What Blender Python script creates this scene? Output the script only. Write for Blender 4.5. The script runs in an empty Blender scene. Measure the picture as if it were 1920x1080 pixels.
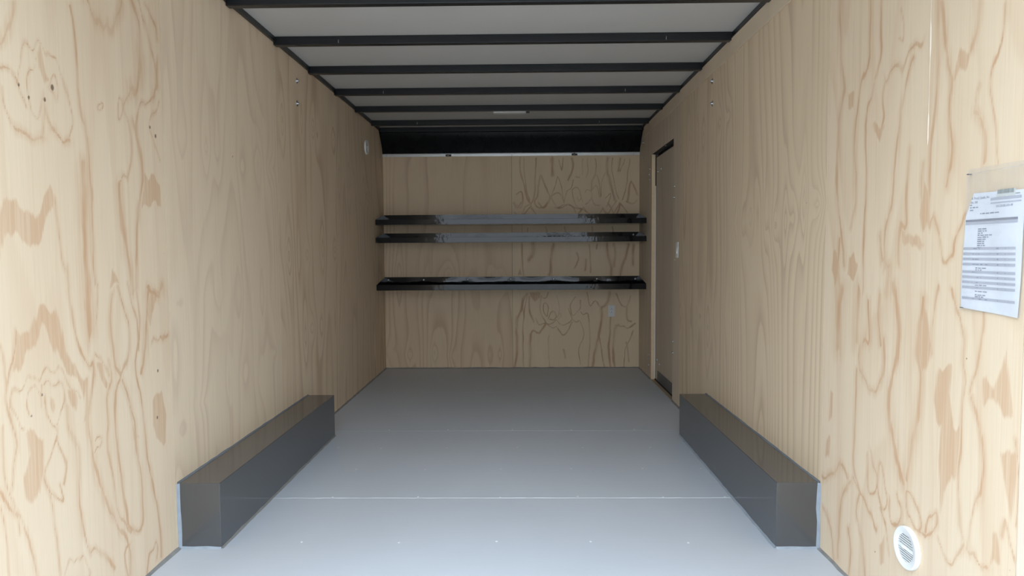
import bpy, math, random
import numpy as np
from mathutils import Vector, Matrix

# ------------------------------------------------------------------ camera
SC = bpy.context.scene
COL = SC.collection
W, D = 2.4992, 6.7753            # inner width, y of the front (far) wall
FLOOR_Y0 = 1.30                  # y of the open rear end
HL = 2.3066                      # top of the plywood on the side walls
HC = 2.335                       # ceiling skin
cam_d = bpy.data.cameras.new('camera')
cam = bpy.data.objects.new('camera', cam_d)
COL.objects.link(cam)
r_ = Vector((0.99987457, 0.0145278, -0.00630793))
u_ = Vector((0.00550347, 0.0547633, 0.9984842))
f_ = Vector((-0.01485122, 0.99839367, -0.05467648))
m4 = Matrix((r_, u_, -f_)).transposed().to_4x4()
m4.translation = Vector((1.35388, 0.0, 1.1634))
cam.matrix_world = m4
cam_d.sensor_width = 36.0
cam_d.lens = 1295.874 / 1920 * 36
cam_d.clip_start = 0.02
SC.camera = cam

# ------------------------------------------------------------------ light
wd = bpy.data.worlds.new('sky'); SC.world = wd; wd.use_nodes = True
nt = wd.node_tree; nt.nodes.clear()
tc = nt.nodes.new('ShaderNodeTexCoord'); sp = nt.nodes.new('ShaderNodeSeparateXYZ')
cr = nt.nodes.new('ShaderNodeValToRGB'); bg = nt.nodes.new('ShaderNodeBackground')
ou = nt.nodes.new('ShaderNodeOutputWorld'); mp = nt.nodes.new('ShaderNodeMapRange')
nt.links.new(tc.outputs['Generated'], sp.inputs[0]); nt.links.new(sp.outputs[2], mp.inputs[0])
mp.inputs[1].default_value = -0.1; mp.inputs[2].default_value = 1.0
nt.links.new(mp.outputs[0], cr.inputs[0]); nt.links.new(cr.outputs[0], bg.inputs[0])
nt.links.new(bg.outputs[0], ou.inputs[0])
e = cr.color_ramp.elements                # position 0.09 = horizon, 1 = zenith; overcast, brightest overhead
e[0].position = 0.09; e[0].color = (0.34, 0.38, 0.43, 1)
e[1].position = 1.0; e[1].color = (0.76, 0.88, 1.0, 1)
x_ = e.new(0.14); x_.color = (0.34, 0.38, 0.43, 1)
x_ = e.new(0.21); x_.color = (0.20, 0.225, 0.25, 1)
x_ = e.new(0.30); x_.color = (0.24, 0.275, 0.31, 1)
x_ = e.new(0.55); x_.color = (0.62, 0.72, 0.82, 1)
bg.inputs[1].default_value = 6.6
SC.view_settings.view_transform = 'Standard'
SC.view_settings.look = 'None'
SC.view_settings.gamma = 1.0
SC.view_settings.use_curve_mapping = False
SC.view_settings.exposure = 0.12

GRAIN_L = """5 1914,1748 1891,1713 1875,1666 1869,1629 1878,1589 1892,1563 1896,1553
6 1914,1748 1960,1736 2004,1726 2042,1702 2069,1646 2087,1587 2089,1548 2074,1506
14 2074,1498 2041,1486 2017,1493 2001,1509
6 2001,1509 1981,1544 1972,1579 1970,1601
4 1948,1707 1923,1690 1908,1653 1903,1609 1913,1567 1936,1528 1954,1553 1967,1593
9 1805,1648 1843,1654 1862,1642 1867,1625
5 1807,1594 1813,1547 1834,1502
14 1848,1498 1877,1481 1922,1463 1955,1479
6 1955,1479 1967,1541 1967,1593
5 2006,1662 1992,1636 2008,1617 2024,1590 2030,1630 2017,1665 2000,1661
11 2101,1922 2113,1863 2121,1794 2121,1690 2134,1588 2155,1518 2162,1420 2169,1321 2169,1204 2166,1052
31 2129,1417 2129,1318 2126,1203 2126,1054
19 2176,1949 2208,1923 2247,1894 2283,1888 2322,1922 2364,1989 2374,2019
16 2431,2039 2477,1972 2479,1870 2465,1783
29 2479,1870 2480,1805 2454,1748 2410,1715
13 2410,1715 2375,1666 2362,1641
11 2482,2057 2530,1979 2578,1878 2582,1802 2549,1717 2475,1682 2448,1649 2435,1582
11 2527,2073 2587,2017 2605,1954
19 2596,1874 2586,1773
6 2362,1641 2339,1672 2332,1626 2339,1596 2362,1641
8 2362,1641 2395,1602 2401,1521 2367,1426 2318,1385
14 2421,1621 2442,1564 2463,1492 2467,1417 2436,1339 2417,1254 2407,1151 2403,1039
7 2599,1717 2549,1659 2527,1607 2556,1553 2592,1519
24 2318,1394 2322,1332 2332,1251 2343,1179 2371,1105 2383,1040
10 2036,1123 2044,1059
9 1994,1309 2002,1240 2010,1186 2030,1123
12 1864,1838 1857,1794 1825,1735 1809,1710
6 2224,1639 2220,1622 2244,1625 2247,1642 2224,1639
P 1947,1700 1960,1729 1968,1690 1994,1659 1970,1635 1950,1664
P 2477,1447 2585,1419 2590,1340 2505,1330 2451,1312 2473,1380
P 1780,1246 1802,1289 1842,1317 1855,1300 1900,1277 1932,1294 1977,1338 1994,1309 1992,1278 1952,1254 1927,1215 1889,1189 1845,1221 1796,1198 1780,1164 1774,1143
P 2243,1048 2262,1109 2303,1045
P 1780,1246 1755,1266 1748,1157 1782,1198
K7 1870,1617
K7 1907,1591
K8 1971,1599
K11 2005,1641
K8 2528,1619
K10 2565,1593
9 2038,1059 2051,986 2071,911 2106,849 2143,801 2148,766
29 2126,1054 2130,979 2136,903
7 2180,1051 2165,925
7 1819,957 1804,873 1781,806 1774,765 1789,705 1800,644 1791,589 1778,529
P 1819,957 1868,933 1915,1010 1958,1002 1976,1016 1996,968 2020,878 2078,812 2109,790 2098,725 2076,787 2017,822 1953,918 1922,952 1887,904 1823,863 1802,838
5 1828,709 1791,740 1799,788 1840,816 1903,819 1948,842 1998,818 2032,771 2074,747
4 1854,718 1847,763 1875,795 1900,782 1903,744
5 1917,794 1957,802 2000,754 1991,708 1949,679 1923,709 1915,764
P 1941,762 1954,763 1959,739 1949,722 1939,736
P 2014,775 2044,769 2060,733 2052,702 2029,724
3 1907,803 1909,742
6 1938,682 1966,667 1957,630 1932,583 1902,553 1916,503 1957,441 1976,450 1966,486
7 1964,644 1973,602 1999,546 1984,495
P 1837,692 1903,645 1903,568 1883,506 1850,477 1831,510 1819,565 1848,615
10 2010,720 2018,646 2050,572 2058,503 2052,406 2060,320 2094,238 2173,176 2213,113
9 2109,790 2106,707 2097,659
14 2148,766 2124,720 2108,665 2116,586 2131,505 2160,410 2210,303 2281,210 2309,143 2303,51
9 2228,812 2240,757 2206,685 2207,597 2201,493 2231,394 2255,285 2314,216
7 2158,824 2212,789 2228,760
13 2256,1021 2241,960 2247,871 2264,789 2292,748 2259,709 2249,622 2254,513 2276,369 2300,258 2330,218 2372,211 2392,261 2391,377 2364,481 2361,576 2334,657 2299,728
10 2287,1032 2322,962 2349,886 2335,805 2292,748
10 2351,1042 2394,946 2404,851 2375,780 2387,712 2408,641 2420,561
17 2486,1025 2460,911 2446,826 2413,726
13 2420,561 2431,461 2466,303 2502,138 2505,36
8 2400,1039 2418,925 2402,813
23 2476,1016 2549,1001 2583,1029
11 2491,829 2567,839 2604,865
P 2487,623 2553,629 2577,542 2564,433 2505,470 2482,546
P 2461,920 2504,1024 2559,1021 2528,973 2486,889
6 1760,922 1775,864 1774,765
9 1737,544 1770,474 1815,420 1841,334 1857,266
5 1761,705 1751,630 1764,541 1789,467 1799,390
5 1734,502 1752,410 1755,316
6 1902,546 1925,469 1931,388 1944,320 1955,219
6 1978,208 2004,236 2041,232 2084,183 2078,160
9 2311,179 2277,147 2295,55
9 2401,4 2424,72 2479,77 2474,9
P 2163,797 2192,801 2199,765 2221,735 2208,720 2184,742
6 2135,568 2169,559 2165,534 2133,541
P 2345,580 2382,504 2349,513
K6 1908,765
K6 1862,716
K8 2510,553
K8 2525,725"""
GRAIN_R = """19 2549,2052 2545,1957 2529,1840 2504,1730 2541,1625 2541,1482 2545,1367 2503,1231 2478,1116
13 2327,1973 2328,1802 2378,1701 2410,1601 2417,1539 2403,1428 2398,1318 2433,1238
11 2259,1949 2255,1865 2258,1741 2314,1669 2344,1562 2327,1366 2339,1234 2339,1029
P 2473,1714 2425,1712 2432,1650 2471,1658
6 2139,1876 2122,1799 2150,1776
13 2223,1699 2146,1696 2104,1724 2049,1739 2023,1754
8 2223,1699 2236,1627 2226,1575 2248,1529
P 2300,1554 2224,1541 2247,1507 2281,1517
14 2068,1699 2114,1625 2138,1510 2156,1400 2167,1303 2202,1213 2197,1104
11 1951,1841 1945,1695 1956,1553 1971,1460 1972,1334 1973,1215
12 2077,1438 2087,1345 2083,1250 2111,1243 2123,1187 2120,1106
15 1933,1834 1908,1685 1882,1608 1890,1539 1874,1431 1893,1341
11 1772,1777 1780,1728 1807,1657
P 1851,1669 1802,1662 1822,1620 1854,1618 1881,1601 1871,1633
7 1685,1746 1691,1674 1716,1612 1727,1551 1720,1492 1702,1425 1695,1360
11 1770,1561 1785,1518 1758,1473 1740,1418 1743,1366
10 2007,1398 2009,1300 1973,1215 1949,1244 1921,1184 1901,1133 1861,1155 1851,1197 1810,1251
P 2111,1243 2081,1218 2031,1193 1990,1162 2008,1139 2065,1186 2102,1195
P 1998,1336 1977,1320 1960,1222 1998,1193 2013,1239
P 2564,1144 2535,1144 2512,1096 2544,1037 2576,1075
P 2439,1140 2400,1140 2374,1100 2406,1053 2456,1070
15 2512,1192 2529,1096 2505,1020
16 2234,1205 2215,1137 2173,1105 2194,1037
P 2563,619 2541,624 2548,522 2580,494
15 2350,847 2346,765 2272,707 2221,726 2191,791 2195,884
15 2227,1035 2232,966 2211,865
32 2367,1027 2372,936 2374,844
16 2301,978 2287,855 2331,849
38 2494,1020 2511,923 2512,796
11 2369,743 2375,566 2379,424 2327,339
23 2147,1039 2112,919 2115,821 2157,730 2153,638 2110,549 2061,449
21 2045,471 2024,574 2001,675 1990,779 2006,854 2000,955 1990,1025
P 1998,1048 1962,974 1936,902 1956,838 1986,795 2011,892
9 1915,1052 1936,976 1938,871
10 1856,1055 1831,1000 1795,934 1803,870 1789,810 1802,723 1803,638 1806,566 1795,456 1771,402
P 1905,832 1847,842 1854,754 1834,701 1806,701 1812,578 1867,517 1881,430 1894,582 1892,672 1911,682 1926,738
8 1772,786 1740,880 1728,943 1731,996 1739,1062
10 1766,773 1732,693 1714,637 1715,542 1752,466 1760,400 1726,359 1686,364
P 1728,829 1692,803 1670,840 1645,896 1612,769 1647,748 1677,786 1720,757
P 1653,669 1596,698 1597,635 1614,527 1641,608
P 1666,440 1652,446 1640,389 1675,371
15 2619,308 2518,326 2478,393 2415,365
12 2376,369 2308,318 2244,270 2218,263
15 2395,353 2462,271 2478,147 2480,47
8 2287,462 2274,358 2239,357 2215,396 2234,443 2262,496
8 2194,473 2215,387 2187,328 2156,348 2166,413 2194,473
10 2142,388 2139,329 2100,331 2072,371 2097,429
10 2046,430 2036,369 1986,349 1967,380 1996,424 2032,443 2046,430
10 1986,349 1934,355 1897,385 1899,423 1936,400 1947,365
13 2327,339 2351,237 2310,161 2279,65
8 2195,324 2160,277 2141,200
9 1883,354 1834,323 1791,372 1777,414
P 2198,209 2167,240 2171,151 2191,142
P 2590,441 2556,440 2564,367 2599,387
13 2614,196 2542,121 2516,31 2524,-54
12 2407,176 2384,91 2400,6
8 1634,454 1618,500 1593,447
7 1602,722 1589,638 1589,537
K4 1787,876
K5 2219,174"""
GRAIN_B = """8 1342,2063 1341,1935 1370,1832 1392,1728 1414,1651 1444,1612
5 1381,2063 1377,1960 1393,1831 1399,1754 1431,1650
9 1497,2056 1491,1959 1484,1831 1486,1766 1473,1676 1453,1624
9 1499,1585 1538,1572 1596,1591 1629,1675 1603,1727 1565,1830 1539,1882 1519,1798 1506,1689 1479,1637 1499,1585
17 1650,2054 1649,1894
5 1714,2035 1740,1932 1756,2054
5 1701,1874 1675,1778 1642,1701 1629,1675
5 1701,1874 1727,1816 1752,1700 1765,1622
6 1642,1688 1700,1716 1739,1687 1765,1622
5 1642,1675 1681,1597 1713,1577 1765,1603 1843,1583 1882,1511
12 1844,2053 1850,1957 1804,1841
5 1856,1841 1837,1764 1798,1738 1778,1674 1768,1622
6 1882,1873 1921,1866
5 1843,1738 1882,1770 1914,1744 1934,1673 1953,1634
5 1849,1725 1862,1634 1895,1576 1947,1563
4 1895,1679 1908,1634 1934,1660
4 1947,2046 1940,1892
5 1992,2045 1999,1930 1979,1865
5 1973,1724 1992,1750 2031,1723 2031,1659 1979,1608
9 2070,2045 2076,1916 2037,1826 2031,1736
6 2076,1890 2102,1839 2122,1671
5 2037,1749 2070,1788 2096,1749 2109,1671
16 2192,2050 2186,1922 2205,1838 2238,1722 2258,1644
6 2237,2050 2231,1928 2270,1747 2296,1657
5 2167,1903 2128,1813 2128,1684
14 2308,2043 2296,1921
6 2354,2042 2309,1914
6 2405,2042 2386,1920 2367,1760 2335,1644
10 2387,1637 2400,1772 2419,1823 2451,1759 2477,1694
9 2374,1631 2426,1611 2471,1636
6 2167,1664 2219,1703 2206,1632 2180,1580
6 2141,1568 2193,1516 2238,1586 2277,1638
5 2037,1659 2063,1601 2115,1594
5 1355,1515 1388,1586 1427,1605
5 1447,1599 1401,1541 1375,1508
5 1447,1592 1485,1521
5 1960,1582 1895,1511
5 1960,1575 2005,1517
5 2309,1612 2245,1515
5 2322,1605 2381,1514
7 1298,1703 1343,1729 1363,1690 1356,1599 1330,1574 1304,1600
7 1277,1542 1303,1509
15 1277,11 1300,180 1295,459 1346,576 1362,678 1398,736
7 1362,11 1356,253 1364,473 1398,707
P 1424,751 1536,750 1529,699 1478,656 1434,707
10 1420,707 1426,561 1462,451
6 1544,721 1529,619 1543,524 1586,450
6 1609,750 1594,699 1558,699
5 1565,640 1594,640 1609,589 1594,516 1565,567 1565,640
6 1484,487 1521,429 1579,450 1630,432 1688,479
5 1593,443 1644,392 1688,413
10 1433,327 1462,370 1520,348 1579,436
15 1433,327 1425,238 1432,121 1424,10
7 1608,494 1652,560 1688,516 1659,472 1623,479
6 1696,508 1725,537 1732,508 1703,486
4 1689,720 1718,618 1703,516
6 1696,472 1739,420 1826,457 1841,500 1805,588
7 1695,399 1746,325 1790,354 1848,456
5 1878,704 1827,632 1834,566 1856,522 1921,588 1921,675
5 1856,478 1892,445 1917,463 1950,383 1950,295 1906,200 1928,30
6 1928,551 1950,525 2001,529 2016,324 2008,140 2001,8
5 1615,326 1607,252 1614,10
6 1987,748 2001,675 2023,616 2074,667 2110,609
16 2132,601 2132,470 2103,309 2067,177 2041,8
9 2110,294 2132,155 2158,7
15 2211,746 2190,645 2132,594
10 2219,498 2212,323 2198,206 2220,7
12 2299,425 2263,381 2248,250 2249,103 2263,7
9 2270,418 2343,410 2401,395 2459,432
7 2277,731 2328,615 2378,614 2414,702
10 2378,600 2386,483 2422,454
6 2444,366 2401,264 2365,176 2358,102 2351,7
10 1760,178 1775,105
9 2372,249 2387,205 2402,65
9 1352,1227 1355,1071 1367,914
23 1465,1227 1464,1140 1429,1070
17 1664,1217 1638,1104 1629,965 1615,913
7 2011,1214 2020,1067 2020,945
19 2185,1222 2189,1135 2220,1013 2228,909
14 2254,1213 2267,1135 2254,996
16 2393,1212 2375,1117 2332,995 2311,909
17 2444,1203 2436,1012
9 1890,1137 1907,1067 1864,981
12 1977,1067 1968,963
9 2089,1214 2081,1171
P 1306,914 1333,984 1350,914
5 1352,1401 1356,1340
7 1587,1390 1600,1338
5 1413,1383 1409,1335
7 1769,1389 1777,1337
7 2037,1392 2042,1335
8 2236,1390 2245,1334
10 1276,1626 1310,1574 1345,1625
6 1362,1513 1431,1573 1445,1624
6 1444,1573 1492,1512
8 1518,1624 1561,1572 1605,1623
7 1674,1571 1726,1571 1813,1605 1864,1570 1951,1560
6 1951,1560 1899,1509
6 1951,1560 2020,1508
6 2141,1559 2107,1508
6 2141,1559 2176,1507
8 2193,1619 2227,1567 2253,1507
7 2314,1601 2279,1506
7 2314,1601 2383,1523"""
# ------------------------------------------------------------------ helpers
def tag(o, label=None, cat=None, group=None, kind=None):
    if label: o['label'] = label
    if cat: o['category'] = cat
    if group: o['group'] = group
    if kind: o['kind'] = kind
    return o

def empty(name, loc, rot=(0, 0, 0)):
    o = bpy.data.objects.new(name, None); COL.objects.link(o)
    o.location = loc; o.rotation_euler = rot; o.empty_display_size = 0.05
    return o

class MB:
    def __init__(s): s.v = []; s.f = []
    def add(s, vs, fs):
        b = len(s.v); s.v += [tuple(x) for x in vs]; s.f += [tuple(b + i for i in f) for f in fs]
    def box(s, x0, x1, y0, y1, z0, z1):
        s.add([(x0,y0,z0),(x1,y0,z0),(x1,y1,z0),(x0,y1,z0),(x0,y0,z1),(x1,y0,z1),(x1,y1,z1),(x0,y1,z1)],
              [(3,2,1,0),(4,5,6,7),(0,1,5,4),(1,2,6,5),(2,3,7,6),(3,0,4,7)])
    def lathe(s, prof, n=20, axis='z'):
        vs = []
        for r, h in prof:
            for k in range(n):
                a = 2*math.pi*k/n
                c = (r*math.cos(a), r*math.sin(a), h)
                vs.append(c if axis == 'z' else ((c[2], c[0], c[1]) if axis == 'x' else (c[0], c[2], c[1])))
        fs = []
        for i in range(len(prof)-1):
            for k in range(n):
                fs.append((i*n+k, i*n+(k+1)%n, (i+1)*n+(k+1)%n, (i+1)*n+k))
        fs.append(tuple(range(n))[::-1]); fs.append(tuple((len(prof)-1)*n+k for k in range(n)))
        s.add(vs, fs)
    def prism(s, pts, axis, a0, a1):
        """extrude a 2D outline; axis x: pts are (y,z); y: (x,z); z: (x,y)"""
        n = len(pts)
        def P(q, a):
            return {'x': (a, q[0], q[1]), 'y': (q[0], a, q[1]), 'z': (q[0], q[1], a)}[axis]
        s.add([P(q, a0) for q in pts] + [P(q, a1) for q in pts],
              [tuple(range(n))[::-1], tuple(range(n, 2*n))] + [(i, (i+1) % n, n+(i+1) % n, n+i) for i in range(n)])
    def build(s, name, mat, parent=None, bevel=0, smooth=False, seg=2):
        me = bpy.data.meshes.new(name); me.from_pydata(s.v, [], s.f); me.update()
        import bmesh
        bm = bmesh.new(); bm.from_mesh(me); bmesh.ops.recalc_face_normals(bm, faces=bm.faces[:]); bm.to_mesh(me); bm.free()
        me.materials.append(mat)
        o = bpy.data.objects.new(name, me); COL.objects.link(o)
        if smooth:
            me.polygons.foreach_set('use_smooth', [True]*len(me.polygons))
            if hasattr(me, 'set_sharp_from_angle'): me.set_sharp_from_angle(angle=math.radians(40))
        if bevel:
            b = o.modifiers.new('bevel', 'BEVEL'); b.width = bevel; b.segments = seg; b.limit_method = 'ANGLE'
            b.angle_limit = math.radians(40)
        if parent: o.parent = parent
        return o

def children(o): return [c for c in bpy.data.objects if c.parent == o]
def copy_tree(o, parent=None):
    kids = children(o)
    c = o.copy(); COL.objects.link(c); c.parent = parent
    for k in kids: copy_tree(k, c)
    return c

# ------------------------------------------------------------------ materials
class NT:
    def __init__(s, name):
        s.m = bpy.data.materials.new(name); s.m.use_nodes = True
        s.t = s.m.node_tree; s.b = s.t.nodes['Principled BSDF']
    def n(s, ty, **kw):
        x = s.t.nodes.new(ty)
        for k, v in kw.items(): setattr(x, k, v)
        return x
    def l(s, a, b): s.t.links.new(a, b)
    def val(s, sock, v):
        if hasattr(v, 'links') or hasattr(v, 'is_output'): s.l(v, sock)
        else: sock.default_value = v
    def math(s, op, a, b=None, c=None, clamp=False):
        x = s.n('ShaderNodeMath', operation=op, use_clamp=clamp)
        s.val(x.inputs[0], a)
        if b is not None: s.val(x.inputs[1], b)
        if c is not None: s.val(x.inputs[2], c)
        return x.outputs[0]
    def ss(s, v, a, b, o0=0.0, o1=1.0):
        x = s.n('ShaderNodeMapRange', interpolation_type='SMOOTHSTEP')
        s.val(x.inputs[0], v)
        for i, q in enumerate((a, b, o0, o1)): x.inputs[i+1].default_value = q
        return x.outputs[0]
    def noise(s, vec, scale, det=2, rough=0.5, dist=0.0):
        x = s.n('ShaderNodeTexNoise'); s.l(vec, x.inputs['Vector'])
        x.inputs['Scale'].default_value = scale; x.inputs['Detail'].default_value = det
        x.inputs['Roughness'].default_value = rough; x.inputs['Distortion'].default_value = dist
        return x.outputs[0]
    def mapping(s, vec, scale, loc=(0, 0, 0)):
        x = s.n('ShaderNodeMapping'); s.l(vec, x.inputs[0])
        x.inputs['Scale'].default_value = scale; x.inputs['Location'].default_value = loc
        return x.outputs[0]
    def mix(s, f, a, b):
        x = s.n('ShaderNodeMix', data_type='RGBA')
        s.val(x.inputs[0], f); s.val(x.inputs[6], a); s.val(x.inputs[7], b)
        return x.outputs[2]
    def ramp(s, v, els):
        x = s.n('ShaderNodeValToRGB'); s.l(v, x.inputs[0])
        e = x.color_ramp.elements
        while len(e) < len(els): e.new(0.5)
        for k, (p, c) in enumerate(els):
            e[k].position = p; e[k].color = (c, c, c, 1) if not isinstance(c, tuple) else c
        return x.outputs[0]
    def bump(s, h, strength, dist=0.002):
        x = s.n('ShaderNodeBump'); s.l(h, x.inputs['Height'])
        x.inputs['Strength'].default_value = strength; x.inputs['Distance'].default_value = dist
        s.l(x.outputs[0], s.b.inputs['Normal'])

def rgba(c): return (c[0], c[1], c[2], 1)

def plain(name, col, rough=0.5, metal=0.0, vary=0.06, scale=8, spec=0.5, coat=0.0, bump=0.0):
    k = NT(name)
    tcn = k.n('ShaderNodeTexCoord').outputs['Object']
    nz = k.noise(tcn, scale, 3)
    dark = tuple(c*(1-vary) for c in col); lite = tuple(min(1, c*(1+vary)) for c in col)
    k.l(k.mix(nz, rgba(dark), rgba(lite)), k.b.inputs['Base Color'])
    k.l(k.ss(nz, 0.2, 0.8, max(0, rough-0.04), min(1, rough+0.04)), k.b.inputs['Roughness'])
    k.b.inputs['Metallic'].default_value = metal
    k.b.inputs['Specular IOR Level'].default_value = spec
    k.b.inputs['Coat Weight'].default_value = coat
    k.b.inputs['Coat Roughness'].default_value = 0.08
    if bump: k.bump(k.noise(tcn, scale*20 if bump > 0.1 else 14, 2), bump, 0.002 if bump > 0.1 else 0.05)
    return k.m

PALE = (0.79, 0.64, 0.465)
def plywood(name, seed, contrast=0.6, pale=PALE, tan=(0.61, 0.385, 0.23), traced=False, thin=1.0, jag=0.10, rings=True, stripe=0.5):
    k = NT(name)
    uv = k.n('ShaderNodeUVMap').outputs[0]
    off = (seed*3.71 % 17, seed*1.93 % 11, seed*0.77 % 5)
    fib = k.noise(k.mapping(uv, (320, 6, 1), off), 1.0, 2, 0.6)           # fine vertical fibre
    fib2 = k.noise(k.mapping(uv, (90, 2.2, 1), off), 1.0, 3, 0.6)
    broad = k.noise(k.mapping(uv, (5, 1.3, 1), off), 1.0, 2, 0.5)
    fs = k.math('SUBTRACT', fib, 0.5); fs2 = k.math('SUBTRACT', fib2, 0.5)
    col = k.mix(k.ss(broad, 0.3, 0.7), rgba(pale), rgba(tuple(a*0.90+b*0.10 for a, b in zip(pale, tan))))
    # fine streaks
    st = k.math('MULTIPLY', k.ss(fib2, 0.50, 0.75), 0.22*stripe*2)
    col = k.mix(st, col, rgba(tan))
    if rings:
        h = k.n('ShaderNodeAttribute', attribute_name='ring').outputs['Fac']
        t = k.math('ADD', h, k.math('ADD', k.math('MULTIPLY', fs, jag), k.math('MULTIPLY', fs2, jag*1.3)))
        fr = k.math('FRACT', t)
        band = k.ramp(fr, [(0.0, 0.15), (0.04, 0.0), (0.45, 0.0), (0.72, 0.45), (0.90, 1.0), (0.96, 0.85), (1.0, 0.15)])
        amp = k.ss(k.noise(k.mapping(uv, (4, 1.0, 1), (off[1], off[0], 3)), 1.0, 2), 0.25, 0.65, 0.25, 1.0)
        col = k.mix(k.math('MULTIPLY', k.math('MULTIPLY', band, amp), contrast), col, rgba(tan))
    if traced:
        d = k.n('ShaderNodeAttribute', attribute_name='stroke').outputs['Fac']
        jg = k.math('ADD', k.math('MULTIPLY', fs, 1.0), k.math('MULTIPLY', fs2, 1.4))
        wmod = k.ss(k.noise(k.mapping(uv, (22, 5, 1), off), 1.0, 2), 0.3, 0.7, 1.45*thin, 0.65*thin)
        dd = k.math('ADD', k.math('MULTIPLY', d, wmod), jg)
        omod = k.ss(k.noise(k.mapping(uv, (9, 4, 1), (off[1], 2, 1)), 1.0, 2), 0.3, 0.62, 0.45, 1.0)
        line = k.math('MULTIPLY', k.ss(dd, 1.5, 0.2), omod)
        pd = k.n('ShaderNodeAttribute', attribute_name='patch').outputs['Fac']
        patch = k.math('MULTIPLY', k.ss(k.math('ADD', pd, k.math('MULTIPLY', jg, 0.016)), 0.006, -0.006), k.ss(fib2, 0.35, 0.6, 0.45, 0.75))
        halo = k.math('MULTIPLY', k.ss(k.math('ADD', d, jg), 4.0, 0.6), k.ss(fib2, 0.4, 0.6, 0.15, 0.42))
        tm = k.math('MAXIMUM', k.math('MAXIMUM', line, patch), halo)
        col = k.mix(tm, col, rgba(tan))
    kd = k.n('ShaderNodeAttribute', attribute_name='knot').outputs['Fac']
    kn = k.ss(k.math('ADD', kd, k.math('MULTIPLY', fs, 0.4)), 1.1, 0.6)
    col = k.mix(k.math('MULTIPLY', kn, 0.85), col, (0.13, 0.075, 0.045, 1))
    hsv = k.n('ShaderNodeHueSaturation'); k.l(col, hsv.inputs['Color'])
    k.l(k.math('ADD', k.math('MULTIPLY', fs, 0.10), 1.0), hsv.inputs['Value'])
    k.l(hsv.outputs[0], k.b.inputs['Base Color'])
    k.b.inputs['Roughness'].default_value = 0.62
    k.b.inputs['Specular IOR Level'].default_value = 0.3
    k.bump(fib, 0.12, 0.001)
    return k.m

M_edge = plain('wood_edge', (0.80, 0.66, 0.47), 0.7, vary=0.12, scale=40)
M_jamb = plain('jamb_wood', (0.66, 0.50, 0.33), 0.6, vary=0.12, scale=20)
M_blackframe = plain('black_painted_steel', (0.010, 0.0115, 0.014), 0.34, vary=0.15, scale=6, spec=0.5)
M_tray = plain('gloss_black_sheet', (0.006, 0.0065, 0.008), 0.075, vary=0.2, scale=9, spec=0.42, bump=0.03)
M_header = plain('header_black', (0.006, 0.006, 0.007), 0.28, vary=0.1, spec=0.12)
M_ceil = plain('ceiling_skin', (0.60, 0.585, 0.565), 0.55, vary=0.03, scale=2)
M_alu = plain('aluminium', (0.62, 0.62, 0.61), 0.35, metal=1.0, vary=0.1)
M_steel = plain('zinc_steel', (0.50, 0.51, 0.53), 0.28, metal=1.0, vary=0.15, scale=60)
M_whiteplastic = plain('white_plastic', (0.86, 0.87, 0.86), 0.35, vary=0.02)
M_dark = plain('slot_dark', (0.05, 0.05, 0.05), 0.8)
M_greyslot = plain('slot_grey', (0.30, 0.31, 0.30), 0.8)
M_caulk = plain('grey_caulk', (0.30, 0.34, 0.39), 0.42, vary=0.25, scale=25, bump=0.4)
M_greycaulk = plain('slate_caulk', (0.17, 0.19, 0.21), 0.45, vary=0.3, scale=18, bump=0.4)
M_darkcaulk = plain('dark_caulk', (0.24, 0.235, 0.225), 0.5, vary=0.45, scale=18, bump=0.4)
M_box = plain('charcoal_paint', (0.064, 0.065, 0.067), 0.12, vary=0.06, scale=3, spec=1.0)
M_plate = plain('kick_plate_metal', (0.12, 0.125, 0.13), 0.35, metal=0.4, vary=0.1)
M_backing = plain('wall_backing', (0.08, 0.07, 0.06), 0.8)
M_skin = plain('outer_skin', (0.05, 0.05, 0.055), 0.3)
M_seal = plain('white_seal', (0.80, 0.79, 0.75), 0.5)
M_ground = plain('gravel_ground', (0.30, 0.29, 0.27), 0.9, vary=0.25, scale=30)
M_paper = plain('paper', (0.80, 0.83, 0.90), 0.6, vary=0.02, scale=12)
M_ink = plain('grey_ink', (0.20, 0.22, 0.30), 0.7)
M_inkl = plain('pale_grey_ink', (0.46, 0.48, 0.56), 0.7)
M_inkb = plain('dark_grey_ink', (0.20, 0.21, 0.27), 0.7)
M_label = plain('label_paper', (0.66, 0.70, 0.68), 0.6)
M_labelink = plain('label_ink', (0.28, 0.31, 0.30), 0.6)
M_drip = plain('resin_drip', (0.83, 0.71, 0.57), 0.35, vary=0.05)

def mat_plastic():
    k = NT('clear_plastic_sleeve')
    tr = k.n('ShaderNodeBsdfTransparent'); tr.inputs[0].default_value = (0.93, 0.93, 0.93, 1)
    gl = k.n('ShaderNodeBsdfPrincipled'); gl.inputs['Base Color'].default_value = (0.82, 0.82, 0.82, 1)
    gl.inputs['Roughness'].default_value = 0.15
    mx = k.n('ShaderNodeMixShader')
    tcn = k.n('ShaderNodeTexCoord').outputs['Object']
    k.l(k.ss(k.noise(tcn, 14, 3), 0.3, 0.75, 0.10, 0.22), mx.inputs[0])
    k.l(tr.outputs[0], mx.inputs[1]); k.l(gl.outputs[0], mx.inputs[2])
    out = [n for n in k.t.nodes if n.type == 'OUTPUT_MATERIAL'][0]
    k.l(mx.outputs[0], out.inputs[0])
    return k.m
M_clear = mat_plastic()

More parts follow.
